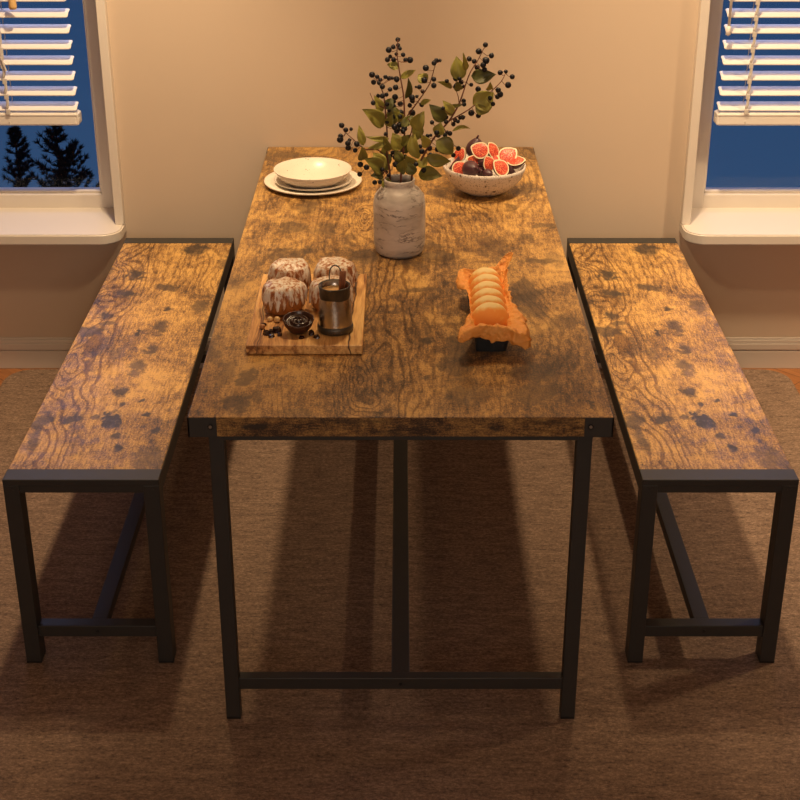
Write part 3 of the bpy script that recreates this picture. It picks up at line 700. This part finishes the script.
mk_branch('leafy berry branch in the vase bending to the left over the plates', [
    ([(Vector((-.03, -.93, TZ+.03)), 0, 0), (390,178,-.93), (387,155,-.925), (387,132,-.92), (385,107,-.915), (383,93,-.91), (377,80,-.905)], .0030, .0012),
    ([(388,160,-.93), (378,150,-.945), (365,149,-.955), (354,140,-.96), (346,133,-.965)], .0018, .0009),
    ([(389,176,-.94), (380,168,-.965), (366,166,-.975)], .0016, .0009), ([(384,108,-.915), (375,103,-.92), (370,93,-.92)], .0013, .0008)], A_b, A_l, 1)
B_b = [A(x, y)+(r,) for x, y, r in [(493,70,17),(495,110,15),(460,123,16),(427,145,21),(508,135,14),(483,175,13),(532,180,16),(438,193,14),(417,216,18),(462,215,17),(550,218,17),(582,218,22),(484,358,21),(477,418,20),(473,488,22),(465,520,16),(512,538,20),(462,555,18),(515,598,19),(485,612,18),(510,630,16),(505,690,20),(540,715,22),(485,735,20),(530,735,18),
    (773,223,17),(757,240,18),(697,276,22),(686,365,22),(755,358,17),(755,404,19),(650,414,16),(625,414,9),(675,447,15),(597,492,22),(632,483,12),(600,515,18),(580,548,16),(667,543,17),(597,602,24),(800,222,12)]] + \
      [G(x, y)+(r*1.18,) for x, y, r in [(405,260,18),(385,262,13),(403,290,18),(425,262,12),(403,335,17),(462,288,14),(441,319,15),(458,345,11),(400,110,17),(420,120,14),(410,215,14)]]
B_l = [A(495,285)+A(415,250)+(26,), A(515,350)+A(625,290)+(20,), A(550,500)+A(568,345)+(19,), A(700,385)+A(640,325)+(34,), A(660,540)+A(735,508)+(16,), A(620,730)+A(685,590)+(42,), A(640,800)+A(600,640)+(34,), A(480,560)+A(470,690)+(40,), G(440,240)+G(385,140)+(48,), G(475,265)+G(450,160)+(34,), G(545,300)+G(520,130)+(36,), G(520,350)+G(465,280)+(38,), G(430,330)+G(400,245)+(30,), G(425,380)+G(470,300)+(34,), G(430,210)+G(500,150)+(28,), A(520,700)+A(600,620)+(28,), A(535,650)+A(470,590)+(26,)]
mk_branch('tallest berry branch, rising straight up from the vase', [
    ([(Vector((.0, -.92, TZ+.03)), 0, 0), (401,176,-.92), (404,145,-.90), (404.5,118,-.89), (403.6,96,-.885), (401,81,-.88), (398.8,67,-.88), (397,53,-.88), (398,40,-.88)], .0030, .0010),
    ([(404,122,-.89), (408,115,-.895), (418,101.5,-.91), (429,85,-.92), (433,73,-.925), (436,62,-.93)], .0018, .0009),
    ([(402,150,-.905), (412,130,-.93), (408,118,-.93)], .0016, .0012)], B_b, B_l, 2)
D_b = [B_(x, y)+(r,) for x, y, r in [(403,108,18),(354,155,21),(447,187,18),(285,210,18),(322,228,17),(407,222,24),(387,255,20),(343,272,19),(397,288,18),(122,372,15),(188,350,21),(215,355,14),(226,378,18),(190,412,21),(243,412,12),(300,398,14),(350,430,20),(510,310,18),(552,302,14),(598,340,18),(568,400,22),(496,437,19),(490,485,18),(510,468,22),(436,495,16),(458,538,16),(245,515,16),(248,540,16),(397,577,23),(300,603,22),(352,623,18),(238,635,17),(220,638,14),(183,655,16),(203,665,14),(170,685,16),(118,635,15),(95,570,14),(117,668,16),(145,752,17),(125,745,15),(50,745,20),(60,765,18),(15,672,15),(110,765,16)]] + \
      [G(x, y)+(r*1.18,) for x, y, r in [(575,175,18),(600,160,13),(620,155,10),(612,235,17),(555,225,13),(565,255,16),(663,242,17),(673,211,13),(618,278,16),(578,370,17),(530,333,14),(655,140,15),(790,237,15),(760,278,14)]]
D_l = [B_(215,365)+B_(192,190)+(45,), B_(265,295)+B_(242,165)+(20,), B_(300,335)+B_(480,322)+(42,), B_(160,420)+B_(52,375)+(16,), B_(310,540)+B_(462,455)+(62,), B_(438,435)+B_(440,378)+(20,), B_(330,550)+B_(430,595)+(30,), B_(235,545)+B_(112,562)+(11,), B_(165,625)+B_(93,512)+(28,), B_(115,655)+B_(-5,540)+(42,), B_(160,735)+B_(292,716)+(12,), B_(60,765)+B_(80,670)+(36,), G(655,185)+G(758,272)+(52,), G(590,290)+G(742,315)+(38,), G(545,395)+G(690,408)+(44,), B_(215,440)+B_(195,370)+(24,), G(545,350)+G(600,290)+(30,), G(610,220)+G(560,150)+(30,), G(520,395)+G(480,320)+(34,)]
mk_branch('wide berry branch in the vase spreading right over the fig bowl', [
    ([(Vector((.025, -.935, TZ+.03)), 0, 0), (412,176,-.935), (421,160,-.95), (434,138,-.955), (449,121,-.955), (457.5,107,-.95), (462,96,-.945), (466.5,82,-.94), (471,71,-.94), (478,60,-.935), (484,48,-.93)], .0030, .0010),
    ([(449,121,-.955), (464,112.5,-.94), (474,105.6,-.93), (492,90.5,-.915), (501.5,81,-.91), (506,72,-.905)], .0018, .0008),
    ([(459,103,-.95), (458,96,-.955), (455,88,-.955)], .0012, .0008)], D_b, D_l, 3)

# ------------------------------------------------------------------ cutting board group
BCx, BCy, BZ = -.2065, -1.373, TZ+.021
bm = NB(); bx(bm, -.125, .125, -.216, .216, 0, .021, .002)
o = obj('serving_board', bm, M['board']); o.location = (BCx, BCy, TZ); tag(o, 'light oak serving board with a dark crack, carrying the glazed buns', 'board')
def make_bun():
    t = thing('glazed_bun', '', 'bun', group='glazed buns on the board')
    bm = NB()
    prof = [(0, 0), (.034, 0), (.043, .010), (.048, .026), (.048, .044), (.043, .059), (.032, .069), (.016, .073), (0, .072)]
    def lob(p, a):
        k = 1+.045*math.sin(9*a)+.02*math.sin(5*a+1); n = mn.noise(p*45)*.08
        return Vector((p.x*(k+n), p.y*(k+n), p.z*(1+n*.6)))
    pr_ = crom([(a, b, 0) for a, b in prof], 3); lathe(bm, [(max(0, q.x) if i not in (0, len(pr_)-1) else 0, q.y) for i, q in enumerate(pr_)], 60, fn=lob)
    obj('bun_body', bm, M['bun'], t, True)
    bm = NB(); N = 96; rows = []; rnd = random.Random(9)
    dr = [rnd.uniform(.022, .056) for _ in range(19)]
    for i in range(18):
        s_ = i/17; ring = []
        for k in range(N):
            a = 2*math.pi*k/N; q = a/(2*math.pi)*19; i0 = int(q) % 19; fr = q-int(q)
            dcy = dr[i0]*(1-fr)+dr[(i0+1) % 19]*fr; dd = (math.cos((fr-.5)*2*math.pi)*.5+.5); low = .056-dcy*(.35+.65*dd)
            tt = s_
            # arc from top centre to drip end
            if tt < .5: zz = .0755-(.0755-.059)*(tt/.5)**2; rr_ = .0445*math.sin(tt/.5*math.pi/2)
            else:
                zz = .059-(.059-low)*((tt-.5)/.5); rr_ = .0445+.0058*math.sin(min(1, (.059-zz)/.022)*math.pi/2)
                if zz < .02: rr_ -= (.02-zz)*.25
            kk = 1+.045*math.sin(9*a)+.02*math.sin(5*a+1); p = Vector((rr_*math.cos(a), rr_*math.sin(a), zz)); n = mn.noise(p*45)*.08
            wv = .0016*mn.noise(p*130)
            ring.append(bm.verts.new((p.x*(kk+n), p.y*(kk+n), p.z*(1+n*.6)+wv)))
        rows.append(ring)
    for A_, B2 in zip(rows, rows[1:]):
        for k in range(N): bm.faces.new((A_[k], A_[(k+1) % N], B2[(k+1) % N], B2[k]))
    bmesh.ops.remove_doubles(bm, verts=bm.verts, dist=.0002)
    o = obj('glaze', bm, M['glaze'], t, True)
    md = o.modifiers.new('thickness', 'SOLIDIFY'); md.thickness = .0022; md.offset = 1
    return t
bun = make_bun(); bun.scale = (.95, .95, .93); bun.location = (-.263, -1.390, BZ); bun['label'] = 'front left glazed bun, just behind the chocolate dish'
dup(bun, (-.259, -1.262, BZ), (0, 0, 1.9), 'back left glazed bun at the far end of the board')
dup(bun, (-.153, -1.257, BZ), (0, 0, 3.6), 'back right glazed bun at the far end of the board')
dup(bun, (-.157, -1.378, BZ), (0, 0, 5.1), 'front right glazed bun, half hidden behind the pewter jug')

# jug
J = Vector((-.143, -1.503, BZ))
t = thing('milk_jug', 'small pewter milk jug with a spout on the serving board', 'jug', J); t.scale = (1, 1, 1.17)
def spout(p, a):
    k = max(0, math.cos(a+math.pi/2+.25))**10; zf = max(0, (p.z-.066)/.022)
    d = Vector((math.cos(a), math.sin(a), 0)); return p+d*.011*k*zf+Vector((0, 0, .003*k*zf))
bm = NB(); lathe(bm, [(0, .014), (.034, .014), (.0345, .05), (.029, .070), (.0285, .078), (.0315, .089), (.034, .0895), (.0335, .086), (.031, .078), (.0315, .070), (.0355, .052), (.0372, .03), (.0375, .013)], 64, fn=spout); obj('jug_body', bm, M['pewter'], t, True)
bm = NB(); lathe(bm, [(0, 0), (.036, 0), (.0395, .003), (.0395, .010), (.0385, .0145), (.034, .0145), (0, .0143)], 64); obj('jug_base', bm, M['pewterdark'], t, True)
bm = NB(); lathe(bm, [(.0325, .066), (.0335, .072), (.0330, .080), (.0350, .088), (.0345, .0905), (.0320, .0905), (.0300, .080), (.0310, .066)], 64, fn=spout); obj('jug_rim', bm, M['pewterdark'], t, True)
bm = NB(); pts = [(-.010, .0335, .074), (-.013, .040, .094), (-.010, .044, .108), (0, .046, .114), (.010, .044, .108), (.013, .040, .094), (.010, .0335, .074)]
tube(bm, crom(pts, 5), .0014, 8); obj('handle', bm, M['pewterdark'], t, True)
bm = NB(); lathe(bm, [(0, .077), (.015, .077), (.0275, .0765), (.0275, .070), (0, .07)], 40); o = obj('milk_cream', bm, M['caramel'], None, True); o.location = J; o.scale = (1, 1, 1.17); tag(o, 'pale orange caramel cream filling the pewter jug', 'drink')
bm = NB()
for q in (-1, 1):   # double scroll
    pts = []
    for k in range(14):
        a = k/13*math.pi*1.7; r = .0045*(1-k/13*.6); pts.append((q*(.0045-r*math.cos(a)), r*math.sin(a)))
    lo = [bm.verts.new((x, y, 0)) for x, y in pts]; hi = [bm.verts.new((x, y, .050)) for x, y in pts]
    for k in range(13): bm.faces.new((lo[k], lo[k+1], hi[k+1], hi[k]))
o = obj('cinnamon_stick', bm, M['cinnamon'], None, True); md = o.modifiers.new('thickness', 'SOLIDIFY'); md.thickness = .0016
o.location = J+Vector((.015, .012, .080)); o.rotation_euler = (-.12, .10, .3); tag(o, 'cinnamon stick standing in the caramel cream of the jug', 'spice')

# chocolate dish
D0 = Vector((-.224, -1.512, BZ+.004))
t = thing('chocolate_dish', 'small dark oval dish of swirled chocolate on the serving board', 'dish', D0, (.30, 0, .22)); t.scale = (.88, .92, .95)
def boat(p, a):
    k = p.z/.032; e = 1+.05*k*abs(math.cos(a))**6; return Vector((p.x*e, p.y, p.z+.003*k*abs(math.cos(a))**4))
bm = NB(); lathe(bm, [(0, .004), (.018, .005), (.028, .017), (.0325, .031), (.0345, .032), (.0355, .030), (.032, .016), (.023, .002), (.019, 0), (0, 0)], 48, sx=1.06, sy=.9, fn=boat); obj('dish_body', bm, M['dish'], t, True)
bm = NB(); N = 48; rows = []
for i in range(15):
    s_ = i/14; ring = []
    for k in range(N):
        a = 2*math.pi*k/N; r = .0315*s_
        z = .024+.0065*(1-s_*s_)+.0030*math.sin(3*a*0+a-s_*16)*(1-s_**4)
        ring.append(bm.verts.new((r*math.cos(a)*1.06, r*.9*math.sin(a), z)))
    rows.append(ring)
for A_, B2 in zip(rows, rows[1:]):
    for k in range(N): bm.faces.new((A_[k], A_[(k+1) % N], B2[(k+1) % N], B2[k]))
bmesh.ops.remove_doubles(bm, verts=bm.verts, dist=.0001)
obj('ganache', bm, M['choc'], t, True)
# nuts and chocolate pieces
def on_board(x, y): p = at_z(240+x/5.714, 250+y/5.714, BZ+.004); return p
def nut(x, y, r, mat, label, a):
    r *= 1.2
    bm = NB(); vs = ball(bm, (0, 0, 0), (r, r*.85, r*.8), 16, 10)
    for v in vs:
        if v.co.x > 0: v.co.y *= 1-.35*(v.co.x/r)**2
    o = obj('nut', bm, mat, None, True); p = on_board(x, y); o.location = (p.x, p.y, BZ+r*.78); o.rotation_euler = (0, 0, a); tag(o, label, 'nut', 'nuts on the serving board')
nut(172, 397, .0058, M['nut'], 'pale peeled nut on the board, the left one of the pair below the bun', .5)
nut(213, 402, .0068, M['nut'], 'larger pale peeled nut beside the chocolate dish', -1.0)
nut(128, 440, .0058, M['nutbrown'], 'small tan nut nearest the left edge of the board', 0)
def chunk(x, y, r, h, label, seed):
    r *= 1.3; h *= 1.1
    rnd = random.Random(seed); bm = NB(); n = 6
    lo = []; hi = []
    for k in range(n):
        a = 2*math.pi*k/n+rnd.uniform(-.3, .3); q = r*rnd.uniform(.75, 1.1)
        lo.append(bm.verts.new((q*math.cos(a), q*math.sin(a), 0))); hi.append(bm.verts.new((q*.8*math.cos(a+.15), q*.8*math.sin(a+.15), h*rnd.uniform(.7, 1.2))))
    bm.faces.new(lo[::-1]); 
    c = bm.verts.new((0, 0, h*1.15))
    for k in range(n): bm.faces.new((lo[k], lo[(k+1) % n], hi[(k+1) % n], hi[k])); bm.faces.new((hi[k], hi[(k+1) % n], c))
    o = obj('chocolate_chunk', bm, M['choc']); p = on_board(x, y); o.location = (p.x, p.y, BZ); tag(o, label, 'chocolate', 'chocolate pieces on the board')
for i, (x, y, r, h, lab) in enumerate([(138, 420, .0050, .005, 'small chocolate chip between the tan nut and the pale nuts'),
    (153, 474, .0075, .009, 'large chocolate chunk nearest the front left corner of the board'),
    (180, 488, .0055, .006, 'chocolate chip at the front of the left chocolate pile'),
    (208, 458, .0085, .010, 'largest chocolate chunk of the left pile, beside the chocolate dish'),
    (226, 478, .0055, .006, 'chocolate chip touching the front left side of the chocolate dish'),
    (180, 462, .0055, .007, 'chocolate chip in the middle of the left chocolate pile'),
    (408, 474, .0060, .010, 'upright chocolate chunk between the dish and the jug'),
    (437, 492, .0065, .005, 'flat chocolate chunk in front of the jug base'),
    (350, 492, .0060, .003, 'thin chocolate flake on the board in front of the dish')]):
    chunk(x, y, r, h, lab, i+3)

# ------------------------------------------------------------------ bread tray
TC = Vector((.1955, -1.414, TZ)); HX, HY, TH = .041, .168, .050
t = thing('loaf_tray', 'narrow black enamel tray on the right front half of the table', 'tray', TC)
bm = NB()
def rring(hx, hy, z, r=.008):
    out = []
    for cx_, cy_, a0 in ((hx-r, hy-r, 0), (-hx+r, hy-r, 90), (-hx+r, -hy+r, 180), (hx-r, -hy+r, 270)):
        out += [bm.verts.new((cx_+r*math.cos(math.radians(a0+q)), cy_+r*math.sin(math.radians(a0+q)), z)) for q in (0, 30, 60, 90)]
    return out
rs = [rring(HX-.008, HY-.008, 0), rring(HX, HY, TH), rring(HX+.003, HY+.003, TH+.001), rring(HX+.003, HY+.003, TH-.002), rring(HX-.002, HY-.002, TH-.003), rring(HX-.010, HY-.010, .003)]
rs = [rs[0], rring(HX-.001, HY-.001, TH-.004), rs[2], rring(HX-.003, HY-.003, TH+.001), rs[5]]
for A_, B2 in zip(rs, rs[1:]):
    L = len(A_)
    for k in range(L): bm.faces.new((A_[k], A_[(k+1) % L], B2[(k+1) % L], B2[k]))
bm.faces.new(rs[0][::-1]); bm.faces.new(rs[-1]); bmesh.ops.delete(bm, geom=[v for v in bm.verts if not v.link_faces], context='VERTS')
obj('tray_body', bm, M['tray'], t)
# paper: around the rim, (fraction along perimeter, outward, end height over rim, crest)
hx, hy = HX-.0045, HY-.0045
per = [(-hx, -hy), (hx, -hy), (hx, hy), (-hx, hy)]
ctrl = [(0.0, .050, -.006, .018), (.05, .034, -.004, .028), (.10, .022, -.014, .026), (.15, .032, -.012, .024), (.20, .050, -.026, .016), (.26, .042, -.020, .012), (.34, .030, -.008, .010), (.42, .012, .002, .008),
    (.52, .008, .012, .008), (.62, .010, .018, .008), (.67, .016, .030, .010), (.70, .040, .042, .016), (.725, .012, .014, .010), (.78, .004, .010, .006), (.80, .006, .012, .006), (.815, .030, .004, .010), (.84, .026, -.006, .008), (.87, .003, .004, .002),
    (.90, .001, .003, .002), (.945, .001, .003, .002), (.965, .012, .0, .004), (.985, .030, -.010, .010), (1.0, .050, -.006, .018)]
# perimeter fractions: front 0-.2, right .2-.7, back .7-.8 (compressed), left .8-1
def rim(s_):
    if s_ < .2: q = s_/.2; return Vector((-hx+2*hx*q, -hy)), Vector(((q-.5)*1.6, -1)).normalized()
    if s_ < .7: q = (s_-.2)/.5; return Vector((hx, -hy+2*hy*q)), Vector((1, (q-.5)*2*abs(q-.5)*2*.8)).normalized()
    if s_ < .8: q = (s_-.7)/.1; return Vector((hx-2*hx*q, hy)), Vector(((.5-q)*1.8, 1)).normalized()
    q = (s_-.8)/.2; return Vector((-hx, hy-2*hy*q)), Vector((-1, (.5-q)*2*abs(.5-q)*2*.9)).normalized()
bm = NB(); N = 190; Kp = 20; cols = []
for i in range(N):
    s_ = i/N
    for a, b in zip(ctrl, ctrl[1:]):
        if a[0] <= s_ < b[0]: f_ = (s_-a[0])/(b[0]-a[0]); f_ = f_*f_*(3-2*f_); o_, e_, c_ = [a[j]+(b[j]-a[j])*f_ for j in (1, 2, 3)]
    p, d = rim(s_); col_ = []
    frill = 1+.10*math.sin(i*.43)+.06*math.sin(i*1.03+1)
    for k in range(Kp+1):
        q = k/Kp
        if q < .35: w_ = q/.35; xy = p-d*.008*(1-w_); z = .006+(TH+.002-.006)*w_
        else:
            w_ = (q-.35)/.65; xy = p+d*(o_*frill*math.sin(w_*math.pi/2)+.0045*min(1, w_*6)); z = TH+.003+c_*math.sin(w_*math.pi)*.9+e_*frill*w_**1.4
        P3 = Vector((xy.x, xy.y, z)); am = .0052 if q > .42 else .0006
        if o_ < .006: am *= .3
        nz = mn.noise_vector(P3*42)*am*1.0+mn.noise_vector(P3*105)*am*.6
        if q <= .42 and q > .3: nz *= 0
        P3 += nz; col_.append(bm.verts.new(P3))
    cols.append(col_)
for i in range(N):
    A_, B2 = cols[i], cols[(i+1) % N]
    for k in range(Kp): bm.faces.new((A_[k], B2[k], B2[k+1], A_[k+1]))
bm.faces.new([c[0] for c in cols])
o = obj('baking_paper', bm, M['paper'], None); o.location = TC; md = o.modifiers.new('thickness', 'SOLIDIFY'); md.thickness = .0007; md.offset = 1
o.data.polygons.foreach_set('use_smooth', [True]*len(o.data.polygons))
tag(o, 'crumpled orange paper lining the black tray and spilling over its rim', 'paper')
def make_roll():
    bm = NB(); vs = ball(bm, (0, 0, 0), (.0440, .0148, .0440), 40, 24)
    for v in vs:
        q = math.hypot(v.co.x, v.co.z)/.044; v.co.y *= (1-.15*q); n = mn.noise(v.co*40)*.03; v.co *= 1+n
    return obj('bread_roll', bm, M['roll'], None, True)
rl = make_roll()
names = ['hindmost golden roll, at the back of the orange paper', 'second golden roll from the back of the tray', 'third golden roll from the back of the tray', 'third golden roll from the front of the tray', 'second golden roll from the front of the tray', 'frontmost golden roll, its orange face fully showing']
for i, (y, dx) in enumerate(((-1.302, .0), (-1.344, .001), (-1.390, .001), (-1.433, .0), (-1.478, -.001), (-1.519, .0))):
    o = rl if i == 0 else rl.copy()
    if i: C.objects.link(o)
    o.location = (TC.x+dx, y, TZ+.047); o.rotation_euler = (math.radians(-38), 0, random.uniform(-.06, .06)); tag(o, names[i], 'bread', 'golden rolls in the tray')
    o.scale = (.90+.015*i, 1, 1)

# ------------------------------------------------------------------ pine trees outside the left window
def pine(px, top_row, y, spread, seed, label):
    rnd = random.Random(seed); tp = at_y(px, top_row, y)
    t = thing('pine_tree', label, 'tree', (tp.x, tp.y, -8), group='pine trees outside the left window')
    H = tp.z+8; bm = NB(); tube(bm, [(0, 0, 0), (.02, 0, H*.5), (0, 0, H*.85), (0, 0, H-.03)], [.12, .08, .03, .006], 8); obj('trunk', bm, M['bark'], t)
    bm = NB(); z = H
    def tuft(c, d, L, n):
        for _ in range(n):
            dd = (d+Vector((rnd.gauss(0, .55), rnd.gauss(0, .55), rnd.gauss(.15, .5)))).normalized(); a = dd.cross(Vector((rnd.random(), rnd.random(), rnd.random()))).normalized()*.0065
            b = c+dd*L*rnd.uniform(.7, 1.2); bm.faces.new((bm.verts.new(c-a), bm.verts.new(c+a), bm.verts.new(b)))
    tuft(Vector((0, 0, H-.03)), Vector((0, 0, 1)), .05, 30)
    dep = 0.03
    while dep < 2.6:
        z = H-dep; R_ = spread*min(1.6, dep**.75)
        for k in range(5 if dep < 1 else 4):
            a = rnd.uniform(0, 2*math.pi); L = R_*rnd.uniform(.55, 1.1); up = rnd.uniform(.3, .9)*L
            d = Vector((math.cos(a), math.sin(a), 0)); e = Vector((0, 0, z))+d*L+Vector((0, 0, up))
            m = Vector((0, 0, z))+d*L*.55+Vector((0, 0, up*.3)); tube(bm, [(0, 0, z), m, e], [.007, .005, .003], 4, False)
            nn = max(3, int(L/.035))
            for q in range(nn):
                w_ = (q+1)/nn; c = (Vector((0, 0, z))*(1-w_)+m*w_) if w_ < .5 else (m*(2-2*w_)+e*(2*w_-1)); tuft(c, (e-m).normalized(), .062, 26)
        dep += rnd.uniform(.045, .075) if dep < 1.2 else .14
    obj('foliage', bm, M['needles'], t)
pine(55, 124, 7.6, .40, 5, 'dark bushy pine top right of the other pine in the left window')
pine(14, 129, 9.6, .26, 6, 'slender dark pine top near the picture edge in the left window')
